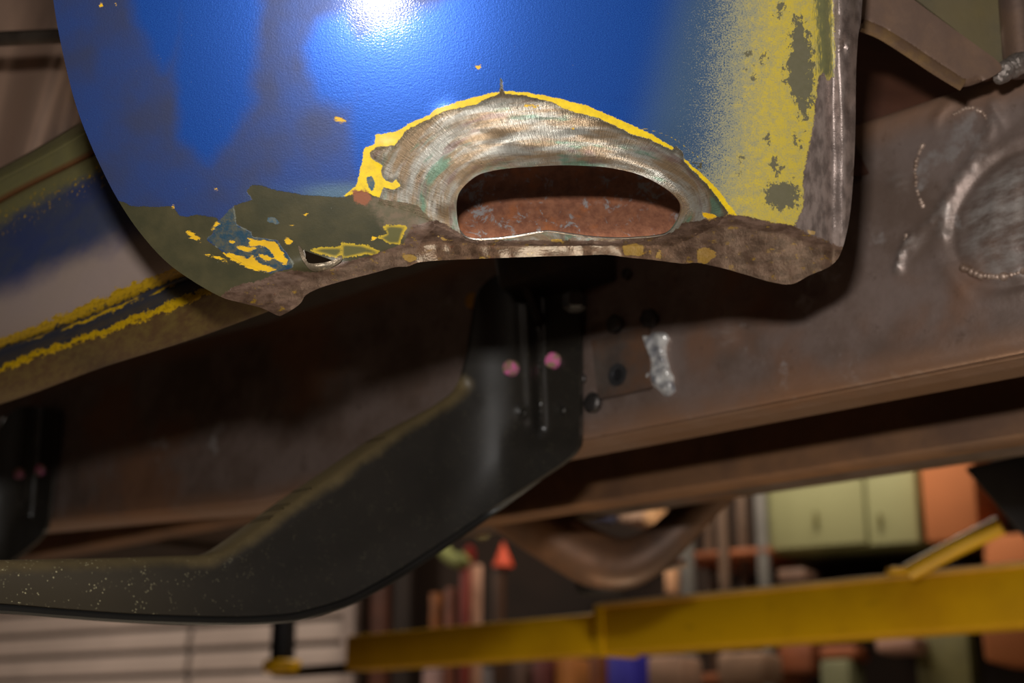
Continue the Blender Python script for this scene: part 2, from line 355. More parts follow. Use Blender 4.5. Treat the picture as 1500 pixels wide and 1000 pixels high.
def fmat():
    m = N('fender_paint'); sf = m.attr('surf', True)
    n1 = m.noise(sf, 8, 6, .7); n2 = m.noise(sf, 40, 4, .7); n3 = m.noise(sf, 2.2, 4); fl = m.noise(sf, 90, 2, .8)
    nr = m.ma('MULTIPLY', m.ma('SUBTRACT', m.ma('ADD', n1, m.ma('MULTIPLY', n2, .6)), .8), 1.6)
    def mask(a, amp=6.0, soft=.6, bias=0.0):
        v = m.ma('ADD', m.ma('ADD', m.attr(a), m.ma('MULTIPLY', nr, amp)), bias); return m.ss(v, -soft, soft)
    haze_free = m.ss(m.ma('ADD', m.attr('s_haze_free'), m.ma('MULTIPLY', m.ma('SUBTRACT', n3, .5), 26.0)), -22, 10)
    refl_haze = m.ma('MULTIPLY', m.ma('SUBTRACT', 1.0, haze_free), m.mf(m.ss(m.noise(sf, .9, 3, .5), .3, .7), .55, 1.0), cl=True)
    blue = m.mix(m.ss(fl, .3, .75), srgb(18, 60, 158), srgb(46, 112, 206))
    blue = m.mix(m.ma('MULTIPLY', refl_haze, .95, cl=True), blue, srgb(66, 72, 102))  # grey reflections of the surroundings, painted into the blue as haze
    x = m.sep(sf)
    teal = m.ss(m.ma('ADD', m.attr('g_teal'), m.ma('MULTIPLY', m.ma('SUBTRACT', fl, .5), .9)), .0, 1.1)
    col = m.mix(m.ma('MULTIPLY', teal, .78), blue, m.mix(fl, srgb(40, 110, 150), srgb(135, 145, 140)))
    fine = m.noise(sf, 42, 3, .9)
    ye = m.ss(m.ma('ADD', m.attr('g_yel'), m.ma('ADD', m.ma('MULTIPLY', m.ma('SUBTRACT', fine, .5), 2.2), m.ma('MULTIPLY', m.ma('SUBTRACT', n1, .5), .5))), .38, .62)
    yel = m.mix(m.ss(n1, .3, .8), srgb(242, 205, 30), srgb(205, 172, 40))
    dull = m.mix(m.ss(m.ma('ADD', m.attr('g_yel'), m.ma('MULTIPLY', m.ma('SUBTRACT', m.ma('ADD', m.ma('MULTIPLY', n1, .5), m.ma('MULTIPLY', fine, .5)), .5), 1.8)), .62, 1.15), srgb(150, 148, 122), srgb(204, 180, 66))
    col = m.mix(ye, col, dull)
    olive = m.mix(m.ss(n3, .3, .7), srgb(56, 54, 34), srgb(72, 66, 42)); olive = m.mix(m.ss(n2, .68, .8), olive, srgb(96, 94, 78))
    so = m.ss(m.ma('ADD', m.attr('s_spot'), m.ma('MULTIPLY', m.ma('SUBTRACT', m.noise(m.map(sf, (1.2, .8, 1)), 9, 8, .72), .52), 75.0)), -.8, .8)
    col = m.mix(so, col, m.mix(n1, srgb(96, 92, 66), srgb(118, 112, 92)))
    br = m.ss(m.ma('ADD', m.attr('s_brush'), m.ma('MULTIPLY', m.ma('SUBTRACT', m.noise(m.map(sf, (9, 1.5, 1), (0, 0, .2)), 5, 4, .7), .5), 40.0)), -1, 9)
    col = m.mix(br, col, m.mix(n1, srgb(86, 88, 66), srgb(128, 124, 78)))
    out = mask('s_out', 5.0); col = m.mix(out, col, yel)
    # sanded steel
    arc = m.attr('arc', True); st = m.noise(m.map(arc, (34, 2.2, 1), (0, 0, .12)), 2.2, 4, .75); st2 = m.noise(m.map(arc, (1.2, 9, 1)), 2.0, 5, .65)
    n3a = m.noise(m.map(arc, (.8, 3.2, 1)), 1.6, 4, .6); n3b = m.noise(m.map(arc, (.9, 2.6, 1), loc=(7, 3, 0)), 1.5, 4, .6)
    sand = m.mix(m.ss(n3a, .38, .6), srgb(172, 168, 158), srgb(150, 126, 98))
    sand = m.mix(m.ma('MULTIPLY', m.ss(n3b, .54, .68), .8), sand, srgb(104, 146, 124))
    sand = m.mix(m.ma('MULTIPLY', m.ss(m.noise(m.map(arc, (1, 3, 1), loc=(1, 8, 0)), 2.0, 3), .56, .68), .6), sand, srgb(126, 98, 96))
    sand = m.mix(m.ma('MULTIPLY', m.ss(st, .4, .7), .35), sand, srgb(74, 70, 60)); sand = m.mix(m.ma('MULTIPLY', m.ss(st2, .5, .72), .5), sand, srgb(96, 84, 68))
    inn = mask('s_inn', 4.0); col = m.mix(inn, col, sand)
    edge = m.ma('MULTIPLY', inn, m.ma('SUBTRACT', 1.0, m.ss(m.attr('s_inn'), 2, 9)))
    col = m.mix(m.ma('MULTIPLY', edge, .55), col, srgb(70, 66, 48))
    ol = mask('s_olv', 4.0); col = m.mix(ol, col, olive)
    sl = m.ss(m.ma('ADD', m.attr('s_sandl'), m.ma('MULTIPLY', nr, 14.0)), -8, 14)
    col = m.mix(m.ma('MULTIPLY', sl, ol), col, m.mix(m.ss(n1, .4, .6), srgb(96, 88, 66), srgb(112, 96, 76)))
    te = mask('s_teal', 5.0); col = m.mix(te, col, m.mix(m.ss(n1, .4, .62), srgb(52, 84, 104), srgb(104, 104, 90)))
    dirt = mask('s_dirt', 8.0); col = m.mix(dirt, col, m.mix(m.ss(m.attr('s_dirt'), 0, 5), srgb(190, 160, 40), srgb(92, 88, 48)))
    brn = m.mix(m.ss(m.noise(m.map(sf, (1, 2.2, 1)), 4, 5, .65), .35, .65), srgb(116, 92, 78), srgb(80, 60, 48))
    brn = m.mix(m.ss(m.noise(m.map(sf, (1, 1.6, 1), loc=(2, 7, 0)), 5, 5, .7), .58, .68), brn, srgb(150, 118, 40))
    brn = m.mix(m.ss(m.noise(sf, 7, 5, .7), .62, .75), brn, srgb(120, 68, 46))
    ba = mask('s_bare', 6.0, .9); col = m.mix(ba, col, brn)
    ri = m.ss(m.ma('ADD', m.attr('s_brit'), m.ma('MULTIPLY', nr, 9.0)), -1.5, 1.5)
    stl = m.mix(m.ss(m.noise(m.map(sf, (3, 1, 1)), 3, 4), .35, .65), srgb(166, 148, 140), srgb(118, 104, 98)); stl = m.mix(m.ss(n1, .62, .78), stl, srgb(140, 96, 72))
    col = m.mix(ri, col, stl)
    ch = m.ss(m.ma('ADD', m.attr('s_chip'), m.ma('MULTIPLY', m.ma('SUBTRACT', m.noise(m.map(sf, (1, 2.4, 1), (0, 0, -.5)), 7, 7, .75), .5), 16.0)), -.5, .5); col = m.mix(m.ma('MULTIPLY', ch, m.mf(ba, 1.0, .38)), col, m.mix(m.ss(n3, .3, .7), srgb(236, 186, 22), srgb(206, 160, 36)))
    ru = m.ss(m.ma('ADD', m.attr('s_rust'), m.ma('MULTIPLY', nr, 10.0)), -2, 2); col = m.mix(ru, col, srgb(140, 84, 56))
    scr = m.ss(m.attr('s_scr'), -1.1, -.3); col = m.mix(scr, col, srgb(240, 205, 60))
    # tiny nicks
    nk = m.ss(m.vor(sf, 9), .045, .03); col = m.mix(m.ma('MULTIPLY', nk, m.ss(m.noise(sf, 3), .5, .6)), col, srgb(150, 150, 140))
    metal_zone = m.ma('MAXIMUM', m.ma('MAXIMUM', m.ma('MULTIPLY', inn, .8), m.ma('MULTIPLY', ba, .3)), m.ma('MULTIPLY', ri, .62))
    other = m.ma('MAXIMUM', m.ma('MAXIMUM', ol, ch), m.ma('MAXIMUM', ye, out))
    paint = m.ma('SUBTRACT', 1.0, m.ma('MAXIMUM', other, m.ma('MAXIMUM', metal_zone, inn)), cl=True)
    notch = m.ma('SUBTRACT', 1.0, ch)
    met = m.ma('MULTIPLY', m.ma('ADD', m.ma('MULTIPLY', metal_zone, .72), m.ma('MULTIPLY', paint, .55)), notch)
    rough = m.mf(metal_zone, m.mf(paint, .48, m.mf(refl_haze, .42, .52)), m.mf(m.noise(sf, 6, 4), .17, .34))
    m.set(Base_Color=col, Metallic=met, Roughness=rough)
    m.set(Coat_Weight=m.ma('MULTIPLY', paint, m.mf(refl_haze, .9, .35)), Coat_Roughness=.13)
    lev = m.ma('SUBTRACT', m.ma('MULTIPLY', m.ma('MAXIMUM', ol, m.ma('MAXIMUM', inn, ba)), -1.0), m.ma('MULTIPLY', ch, .5))
    peel = m.noise(sf, 36, 2, .5)
    b1 = m.bump(lev, .35, .0004)
    b2 = m.bump(peel, m.mf(paint, .05, .13), .0006, b1)
    b3 = m.bump(st, m.ma('MULTIPLY', inn, .6), .0008, b2)
    b4 = m.bump(m.noise(sf, 13, 5, .7), m.mf(ba, .07, .32), .0014, b3)
    m.set(Normal=b4)
    m.b.inputs['Coat Normal'].default_value = (0, 0, 0) if False else m.b.inputs['Coat Normal'].default_value
    m.t.links.new(m.bump(peel, .12, .0006), m.b.inputs['Coat Normal'])
    return m.m
ATT = {
 's_out': lambda x, y: sdf(OUT, x, y), 's_inn': lambda x, y: sdf(INN, x, y), 's_olv': lambda x, y: sdfs(OLV, x, y),
 's_teal': lambda x, y: sdfs(TEAL, x, y), 's_chip': lambda x, y: sdfs(CHIP, x, y), 's_dirt': lambda x, y: sdfs(DIRT, x, y),
 's_bare': lambda x, y: sdf(BARE, x, y), 's_brit': lambda x, y: sdf(BRIT, x, y), 's_brush': lambda x, y: sdf(BRUSH, x, y),
 's_spot': lambda x, y: sdfs(SPOT, x, y), 's_haze_free': lambda x, y: sdfs(HAZE_FREE, x, y),
 's_sandl': lambda x, y: sdf([(530, 290), (680, 270), (680, 350), (600, 352), (560, 330)], x, y),
 's_rust': lambda x, y: sdf([(517, 280), (538, 278), (544, 290), (538, 300), (518, 296)], x, y),
 's_scr': lambda x, y: -segdist(catmull([(930, 186), (955, 191), (985, 202), (1010, 220), (1035, 240)], 6, False), x, y, False),
 'g_yel': lambda x, y: sstep(870, 1150, x+.12*(y-200)-8*wob(x, y, .03, 4))*1.0-.22*sstep(330, 200, y)*sstep(1150, 1000, x),
 'g_teal': lambda x, y: np.maximum(sstep(890, 1010, x+.25*(y-150))*.9, .75*sstep(90, 10, segdist(OUT[:14], x, y, False))*sstep(255, 285, y)+.3*sstep(60, 5, np.abs(y-288))*sstep(330, 380, x)*sstep(560, 500, x)*sstep(245, 285, y)),
}
fb = P(750, 470, .76)
fender = empty('fender', fb, 'blue and yellow car fender end with sanded rim around an oblong cut-out, torn lower edge', 'fender')
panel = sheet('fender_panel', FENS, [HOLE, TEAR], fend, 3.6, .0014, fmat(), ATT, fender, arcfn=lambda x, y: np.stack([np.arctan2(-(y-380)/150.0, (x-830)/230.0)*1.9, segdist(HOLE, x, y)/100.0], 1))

def rustmat(name, c1, c2, c3, sc=30, rough=.7, metal=.2, gray=None, attr=False):
    m = N(name); o = m.attr('surf', True) if attr else m.obj()
    n1 = m.noise(o, sc, 6, .7); n2 = m.noise(m.map(o, loc=(3, 1, 2)), sc*.35, 5, .65); n3 = m.noise(m.map(o, loc=(7, 5, 1)), sc*2.6, 4, .7)
    c = m.mix(m.ss(n1, .35, .65), srgb(*c1), srgb(*c2)); c = m.mix(m.ss(n2, .5, .7), c, srgb(*c3))
    if gray: c = m.mix(m.ss(m.noise(m.map(o, loc=(1, 9, 4)), sc*.6, 6, .75, .6), .54, .62), c, srgb(*gray))
    m.set(Base_Color=c, Roughness=m.mf(n3, rough-.12, rough+.1), Metallic=metal, Normal=m.bump(m.ma('ADD', n1, m.ma('MULTIPLY', n3, .5)), .5, .0015))
    return m.m
M_liner = rustmat('rusty_liner', (196, 132, 100), (160, 104, 80), (206, 128, 84), 7, .55, .15, (190, 182, 180), True)
lin = [(640, 215), (1030, 215), (1025, 300), (1008, 335), (985, 352), (900, 356), (690, 356), (655, 340), (645, 300)]
def lind(x, y):
    return fend(x, np.full(np.shape(x), 352.0))+.0035+sstep(354, 272, y)*.085+np.maximum(286-y, 0)*.0007+.0006*wob(x, y, .12, 8)
sheet('inner_liner', lin, [], lind, 6, .0015, M_liner, None, fender)
# torn tongue of sheet metal curling out at the small tear
M_tongue = plain('torn_steel', (128, 112, 92), .4, .5, .4, 60, .3, (96, 92, 78))
tn = catmull([(437, 360), (443, 366), (446, 375), (452, 385), (470, 385), (488, 381), (500, 374), (500, 382), (487, 391), (472, 396), (458, 397), (448, 388), (440, 374)], 4)
tag(sheet('torn_tongue', tn, [], lambda x, y: fend(x, y)-.0008-.0025*sstep(394, 380, y), 2.5, .001, M_tongue, None, fender), 'bright curled edge of torn sheet metal')
# raw cut edge of the opening, catching the flash
low = HOLE[(HOLE[:, 1] > 336)]
low = low[np.argsort(low[:, 0])]
M_cut = plain('cut_edge', (200, 190, 180), .3, .9, .3, 200, .2)
tube('cut_edge', [P(a, b+.8, float(fend(np.array(a), np.array(b)))-.0006) for a, b in low[::2]], [.0003, .0007, .0009, .0006, .0005, .0004, .0005, .0003], M_cut, fender, 8, 3)

# =================================================================== ROCKER PANEL
def rockmat():
    m = N('rocker_paint'); sf = m.attr('surf', True); x, y, z = m.sep(sf)   # x: along (dm), y: profile row /100
    st = m.map(sf, (1, 1, 1)); n1 = m.noise(st, 7, 5, .75); n2 = m.noise(st, 2, 4); n3 = m.noise(st, 22, 4, .7)
    nr = m.ma('MULTIPLY', m.ma('SUBTRACT', m.ma('ADD', n1, m.ma('MULTIPLY', n3, .4)), .7), .30)
    yy = m.ma('ADD', y, nr)
    blue = m.mix(m.ss(n2, .35, .65), srgb(66, 76, 118), srgb(78, 84, 108))
    blue = m.mix(m.ma('MULTIPLY', m.ss(m.ma('ADD', y, m.ma('MULTIPLY', m.ma('SUBTRACT', n2, .5), .3)), 3.45, 4.0), .75), blue, srgb(206, 180, 162))  # pale warm reflection along the lower face, painted into the blue
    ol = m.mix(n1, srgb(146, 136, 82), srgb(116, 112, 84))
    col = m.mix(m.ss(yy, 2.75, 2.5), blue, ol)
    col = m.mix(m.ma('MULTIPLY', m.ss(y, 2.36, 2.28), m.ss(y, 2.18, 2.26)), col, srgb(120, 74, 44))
    def band(c, w, nn=nr):
        return m.ss(m.ma('ABSOLUTE', m.ma('ADD', m.ma('SUBTRACT', y, c), nn)), w, w-.02)
    yel = m.mix(m.ss(n3, .45, .7), srgb(222, 178, 22), srgb(168, 128, 20))
    dark = m.mix(n1, srgb(50, 52, 62), srgb(66, 66, 74))
    low = m.mix(m.ss(n1, .35, .65), srgb(116, 96, 50), srgb(96, 70, 42))
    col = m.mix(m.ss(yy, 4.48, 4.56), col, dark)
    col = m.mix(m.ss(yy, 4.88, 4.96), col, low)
    col = m.mix(band(4.5, .085), col, yel)
    col = m.mix(m.ma('MULTIPLY', band(4.66, .04), m.ss(n2, .45, .55)), col, yel)
    col = m.mix(band(4.93, .05), col, yel)
    chips = m.ma('MULTIPLY', m.ss(m.ma('ADD', m.noise(m.map(sf, (1.6, 1, 1)), 12, 4, .7), 0.0), .60, .63), m.ma('MULTIPLY', m.ss(y, 2.4, 2.5), m.ss(y, 2.95, 2.75)))
    col = m.mix(chips, col, yel)
    m.set(Base_Color=col, Roughness=m.mf(n1, .34, .5), Metallic=.25, Coat_Weight=.25, Coat_Roughness=.25, Normal=m.bump(n1, .25, .001))
    return m.m
DR = 0.90
prof = [(176, .02), (190, .0), (195, -.001), (222, -.003), (226, -.001), (229, .004), (232, .004), (235, -.002), (240, -.005), (255, -.008), (280, -.013), (310, -.018), (340, -.021), (370, -.022), (395, -.021), (420, -.018), (440, -.013), (450, -.008), (456, -.004), (460, .001), (468, .004), (478, .003), (486, -.002), (494, -.004), (505, .001), (520, .010), (533, .020), (543, .030), (541, .040)]
pp = catmull(prof, 3, False)
ts = np.linspace(-.215, .9, 120)
v = []; sfc = []
for t in ts:
    for (y, o) in pp:
        v.append(P(130, y, DR+o)+U*t+ZZ*.0008*math.sin(t*30+y*.05)); sfc.append((t*10, y/100, 0))
nn_ = len(pp); f = [(i*nn_+k, i*nn_+k+1, (i+1)*nn_+k+1, (i+1)*nn_+k) for i in range(len(ts)-1) for k in range(nn_-1)]
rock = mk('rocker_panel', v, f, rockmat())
a = rock.data.attributes.new('surf', 'FLOAT_VECTOR', 'POINT'); a.data.foreach_set('vector', np.array(sfc, float).ravel())
so = rock.modifiers.new('thickness', 'SOLIDIFY'); so.thickness = .003; so.offset = 0
tag(rock, 'long weathered blue rocker panel with ragged yellow chips along its ridges, left of the fender', 'car panel')

# =================================================================== FRAME RAIL
H = .1815
def steelmat(name='rail_steel', dark=1.0):
    m = N(name); o = m.obj(); st = m.map(o, (1, 1, 1))
    n1 = m.noise(st, 16, 6, .65); n2 = m.noise(st, 70, 5, .7); n3 = m.noise(m.map(o, loc=(2, 3, 1)), 7, 4, .6); n4 = m.noise(m.map(o, (1, 1, 6)), 40, 4, .7)
    def k(r, g, b): return srgb(r*dark, g*dark, b*dark)
    c = m.mix(m.ss(n1, .35, .65), k(138, 120, 112), k(106, 88, 78)); c = m.mix(m.ss(n3, .5, .68), c, k(134, 98, 76))
    c = m.mix(m.ma('MULTIPLY', m.ss(n2, .58, .72), .6), c, k(84, 66, 56)); c = m.mix(m.ma('MULTIPLY', m.ss(m.noise(m.map(o, loc=(9, 3, 1)), 22, 5, .7), .6, .72), .7), c, k(160, 152, 148)); dm = m.attr('ground'); c = m.mix(m.ma('MULTIPLY', dm, m.ss(m.noise(m.map(o, (1, 1, 3)), 45, 5, .7), .32, .75)), c, k(178, 170, 164))
    c = m.mix(m.ma('MULTIPLY', m.attr('rim'), m.mf(n1, .3, 1.0), cl=True), c, k(156, 114, 84))
    m.set(Base_Color=c, Roughness=m.mf(dm, m.mf(n2, .36, .56), .3), Metallic=m.mf(m.ss(n1, .3, .7), .5, .3), Normal=m.bump(m.ma('ADD', m.ma('ADD', n1, m.ma('MULTIPLY', n2, .4)), m.ma('MULTIPLY', n4, .15)), .45, .002))
    return m.m
M_rail = steelmat(); M_under = steelmat('underbody_steel', .85)
svals = np.concatenate([np.arange(-.12, .55, .0018), np.arange(.55, 2.0, .01)])
def lift(s): return float(np.interp(s, [0, .75, 1.0, 1.3, 2.0], [0, 0, .016, .034, .045]))
hv = [(-.055, 0.0), (-.03, 0), (-.006, 0)]+[(-.009*(1-math.sin(a)), .009*(1-math.cos(a))) for a in np.linspace(.1, math.pi/2, 7)]+[(0, h) for h in np.linspace(.0105, H-.009, 80)]+[(-.008*(1-math.cos(a)), H-.008*(1-math.sin(a))) for a in np.linspace(0, math.pi/2, 6)]+[(-.03, H), (-.055, H)]
v = []
for s in svals:
    for (o, h) in hv:
        v.append(B0+U*s+NO*o+ZZ*(h+lift(s)))
v = np.array(v); px, py, _ = proj(v)
fm = np.tile(np.array([1.0 if abs(o) < 1e-6 else 0.0 for o, h in hv]), len(svals))
r = np.hypot((px-1505)/112.0, (py-318-.25*(1505-px))/100.0); ang = np.arctan2(py-325, px-1492)
rr_ = r+.10*wob(px, py, .03, 30)
dsp = .0065*sstep(1.0, .35, rr_)-.0016*np.exp(-((rr_-1.0)/.07)**2)+.0009*np.exp(-((rr_-1.16)/.10)**2)*(1+.9*wob(px, py, .12, 31))+sstep(1.0, .8, r)*(.0012*wob(px, py, .06, 32)+.0006*wob(px, py, .14, 34))
dsp += sstep(1.4, .9, r)*.0007*wob(px, py, .10, 33)
sm1 = segdist([(1460, 150), (1452, 190), (1430, 230), (1405, 262), (1385, 300), (1382, 340)], px, py, False); dsp += .0014*np.exp(-(sm1/9.0)**2)*(1+.9*wob(px, py, .22, 35))
sm2 = segdist([(1385, 300), (1350, 340), (1325, 375), (1316, 395)], px, py, False); dsp += .0011*np.exp(-(sm2/8.0)**2)*(1+.8*wob(px, py, .2, 36))
sm3 = segdist([(1335, 345), (1322, 368), (1316, 392)], px, py, False); dsp += .002*np.exp(-(sm3/5.0)**2)
dsp += .0012*np.exp(-((px-1316)**2+(py-268)**2)/150.0)+.0015*np.exp(-((px-1060)**2+(py-490)**2)/220.0)
dsp += .0006*wob(px, py, .035, 37)+.0016*np.exp(-((np.hypot((px-1420)/50.0, (py-190)/45.0)-1)/.16)**2)*sstep(200, 170, py)
v = v+NO[None, :]*(dsp*fm)[:, None]
n = len(hv); f = [(i*n+k, i*n+k+1, (i+1)*n+k+1, (i+1)*n+k) for i in range(len(svals)-1) for k in range(n-1)]
railE = empty('frame_rail', B0-NO*-.0+U*.4-NO*.02, 'brown bare steel frame rail running from the right edge back to the left', 'frame rail')
ro = mk('rail', v, f, M_rail, railE)
ga = ro.data.attributes.new('ground', 'FLOAT', 'POINT'); ga.data.foreach_set('value', fm*np.clip(sstep(1.05, .6, r)*.9+.3*np.exp(-(sm1/10.0)**2)+.4*np.exp(-(sm3/6.0)**2)+.25*np.exp(-(sm2/9.0)**2)+.5*np.exp(-((px-1318)**2+(py-268)**2)/150.0)+.45*np.exp(-((px-1060)**2+(py-490)**2)/260.0), 0, 1))
gb = ro.data.attributes.new('rim', 'FLOAT', 'POINT'); gb.data.foreach_set('value', np.tile(np.array([float(sstep(H-.030, H-.006, h)+sstep(.022, .004, h)*.7) for o, h in hv]), len(svals)))
sd = ro.modifiers.new('thickness', 'SOLIDIFY'); sd.thickness = .004; sd.offset = -1
# weld beads laid on the rail
def bead(name, pts, r, parent, mat, off=.001, n=26):
    c = catmull(pts, 10, False); idx = np.linspace(0, len(c)-1, n).astype(int); bm = bmesh.new()
    for i in idx:
        p = railP(c[i][0]+random.uniform(-.6, .6), c[i][1]+random.uniform(-.6, .6), off); rr = r*random.uniform(.75, 1.2)
        g = bmesh.ops.create_icosphere(bm, subdivisions=2, radius=rr)
        for q in g['verts']: q.co = Vector(p)+Vector(tuple(np.array([q.co.x, q.co.y, q.co.z*1.0])))
    me = bpy.data.meshes.new(name); bm.to_mesh(me); bm.free(); return link(name, me, parent, mat)
M_weld = plain('weld_metal', (176, 152, 136), .36, .35, .5, 60, .5, (132, 108, 92))
bead('weld_bead', [(1352, 214), (1344, 232), (1341, 255), (1344, 280), (1352, 302)], .0016, railE, M_weld, -.0004, 17)
bead('weld_bead', [(1398, 168), (1420, 158), (1442, 168), (1450, 190)], .0014, railE, M_weld, .0, 15)
bead('weld_bead', [(1412, 392), (1440, 404), (1475, 404), (1512, 394)], .0026, railE, M_weld, -.0002, 24)
bead('weld_bead', [(1328, 345), (1320, 372), (1315, 394)], .0014, railE, M_weld, .0, 12)
# riveted plate with hole
M_plate = rustmat('rusty_plate', (104, 92, 84), (84, 74, 68), (118, 84, 62), 26, .55, .5)
circ = lambda cx, cy, a, b, n=20: np.array([(cx+a*math.cos(2*math.pi*k/n), cy+b*math.sin(2*math.pi*k/n)) for k in range(n)])
pl = sheet('patch_plate', [(866, 498), (950, 478), (953, 568), (876, 585)], [circ(905, 549, 8, 11)], lambda x, y: raild(x, y, .0045), 6, .003, M_plate, None, railE)
lathe('washer', railP(905, 549, .0045), NO, [(.0085, 0), (.0085, .0012), (.006, .0016), (.0045, .0012), (.0045, 0)], plain('washer_steel', (92, 92, 94), .4, .8, .3, 50), railE)
M_bolt = plain('bolt_steel', (84, 80, 78), .45, .8, .4, 60, .2)
def bolt(px_, py_, r, name='bolt', off=.002, mat=None, parent=railE):
    return lathe(name, railP(px_, py_, off), NO, [(r, 0), (r, r*.55), (r*.8, r*.75), (r*.25, r*.82)], mat or M_bolt, parent, 6 if name == 'bolt' else 20)
bolt(871, 590, .0075, 'rivet'); bolt(853, 555, .004, 'rivet')
bolt(953, 467, .0075, 'bolt'); bolt(903, 475, .007, 'rivet'); bolt(919, 401, .004, 'rivet')
tag(bolt(695, 441, .007, 'rivet', .002, plain('old_yellow', (170, 120, 30), .6, .1)), 'rivet with yellow paint')
# silver weld splash
sp = catmull([(936, 488), (958, 487), (977, 489), (974, 512), (979, 535), (986, 556), (987, 572), (975, 580), (962, 568), (943, 556), (944, 544), (952, 533), (945, 520), (939, 506)], 3)
M_sil = N('silver_weld'); ob = M_sil.obj()
M_sil.set(Base_Color=M_sil.mix(M_sil.ss(M_sil.noise(ob, 120, 4), .4, .7), srgb(236, 234, 230), srgb(140, 140, 146)), Roughness=.32, Metallic=.45, Normal=M_sil.bump(M_sil.noise(ob, 120, 4, .6), .6, .002))
sheet('weld_splash', sp, [], lambda x, y: raild(x, y, .0)-.006-.0016*wob(x, y, .28, 41)+.004*sstep(6, 0, segdist(sp, x, y)), 2.5, .004, M_sil.m, None, railE)
# blob of weld on top of the rail at the right
bm = bmesh.new()
for (a_, b_, rr) in ((1470, 108, .0055), (1476, 101, .0062), (1483, 96, .0060), (1490, 92, .0062), (1497, 89, .0055), (1465, 114, .004), (1484, 103, .005), (1493, 99, .0045)):
    g = bmesh.ops.create_icosphere(bm, subdivisions=3, radius=rr); c = Vector(P(a_, b_, .846))
    for q in g['verts']: q.co = c+q.co
me = bpy.data.meshes.new('weld_blob'); bm.to_mesh(me); bm.free(); link('weld_blob', me, railE, plain('weld_blob', (150, 138, 130), .33, .6, .4, 80, .6))

# =================================================================== RUNNING BOARD BRACKETS
BT = [(-110, 823), (0, 820), (150, 817), (250, 814), (300, 812), (325, 806), (345, 795), (380, 770), (430, 733), (500, 685), (580, 630), (650, 586), (672, 566), (682, 540), (690, 505), (696, 460), (702, 425), (724, 404), (760, 398)]
BB = [(840, 398), (848, 410), (849, 500), (849, 630), (845, 656), (826, 676), (790, 700), (700, 758), (600, 824), (540, 859), (500, 878), (440, 895), (400, 900), (330, 902), (200, 898), (100, 891), (0, 883), (-110, 878)]
ARM = np.vstack([catmull(BT, 4, False), catmull(BB, 4, False)])
PV = P(722, 560, float(raild(np.array(722.0), np.array(560.0), .006)))
BLOW = [(848, 650), (826, 676), (790, 700), (700, 758), (600, 824), (540, 859), (500, 878), (440, 895), (400, 900), (330, 902), (200, 898), (100, 891), (0, 883), (-110, 878)]
BTOP = BT[:13]
def bracketd(x, y):
    dr_ = raild(x, y, .0085); dp = hitd(x, y, PV, U)
    k = .080; h_ = np.clip(.5+.5*(dp-dr_)/k, 0, 1); d = dp*(1-h_)+dr_*h_-k*h_*(1-h_)
    d = np.where(x > 640, d, dp)
    e1 = segdist(BTOP, x, y, False); e2 = segdist(BLOW, x, y, False)
    d = d+.010*np.maximum(0, 1-e1/22.0)**2.2-.009*np.maximum(0, 1-e2/60.0)**2*sstep(820, 700, x)
    # long crease along the arm and rib between the bolt holes
    cr = segdist([(345, 818), (430, 765), (560, 672), (690, 590)], x, y, False); d = d-.0012*np.exp(-(cr/14.0)**2)
    rib = np.exp(-((x-(791+.04*(y-600)))/6.5)**2)*sstep(645, 620, y); d = d-.007*rib+.003*np.exp(-((x-(778+.04*(y-600)))/6.0)**2)*sstep(645, 620, y)
    for (cx, cy) in ((765, 604), (823, 600)): d = d+.003*np.exp(-((x-cx)**2+(y-cy)**2)/60.0)
    w_ = sstep(690, 735, x)*sstep(640, 560, y)
    d = d-.004*sstep(618, 660, y)*sstep(730, 760, x)+w_*.0005*wob(x, y, .06, 50)
    return d
def blackmat():
    m = N('black_bracket_paint'); o = m.obj(); z = m.sep(o)[2]; sf = m.attr('surf', True)
    n1 = m.noise(o, 30, 5, .6); sx, sy, _ = m.sep(sf)
    c = m.mix(n1, srgb(33, 31, 28), srgb(44, 40, 35))
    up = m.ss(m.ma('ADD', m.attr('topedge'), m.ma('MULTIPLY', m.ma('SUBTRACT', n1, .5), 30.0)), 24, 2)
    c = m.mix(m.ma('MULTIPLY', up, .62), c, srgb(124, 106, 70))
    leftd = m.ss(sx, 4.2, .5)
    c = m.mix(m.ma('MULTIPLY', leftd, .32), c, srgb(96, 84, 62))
    speck = m.ma('MULTIPLY', m.ss(m.vor(o, 480), .26, .16), m.ma('MULTIPLY', m.ss(m.noise(o, 90, 3, .7), .50, .6), m.mf(leftd, .12, 1.0)))
    c = m.mix(speck, c, srgb(190, 180, 140))
    m.set(Base_Color=c, Roughness=m.mf(m.ss(sx, 7.35, 7.6), .5, .32), Metallic=.0, Normal=m.bump(n1, .15, .001))
    return m.m
M_black = blackmat()
BATT = {'topedge': lambda x, y: segdist(BTOP, x, y, False)}
brk = empty('running_board_bracket', railP(790, 560, .0), 'black steel running board bracket bent across the foreground, dusty outer end', 'bracket', 'running board brackets bolted to the frame rail')
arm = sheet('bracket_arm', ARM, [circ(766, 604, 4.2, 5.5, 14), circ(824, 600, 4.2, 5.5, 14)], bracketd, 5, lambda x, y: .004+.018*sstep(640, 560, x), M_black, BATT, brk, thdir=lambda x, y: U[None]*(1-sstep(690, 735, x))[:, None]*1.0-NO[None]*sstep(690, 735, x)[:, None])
fl_ = [(-110, 887), (0, 892), (100, 900), (200, 907), (330, 911), (400, 909), (440, 904), (500, 887), (540, 868), (600, 833), (700, 766), (745, 735), (790, 703)]
tube('lower_flange', [P(a, b-3, float(bracketd(np.array(float(a)), np.array(b-6.0)))+.006) for a, b in fl_], [.0036]*9+[.003, .0025], plain('bracket_black', (24, 23, 22), .45, .1), brk, 10, 5)
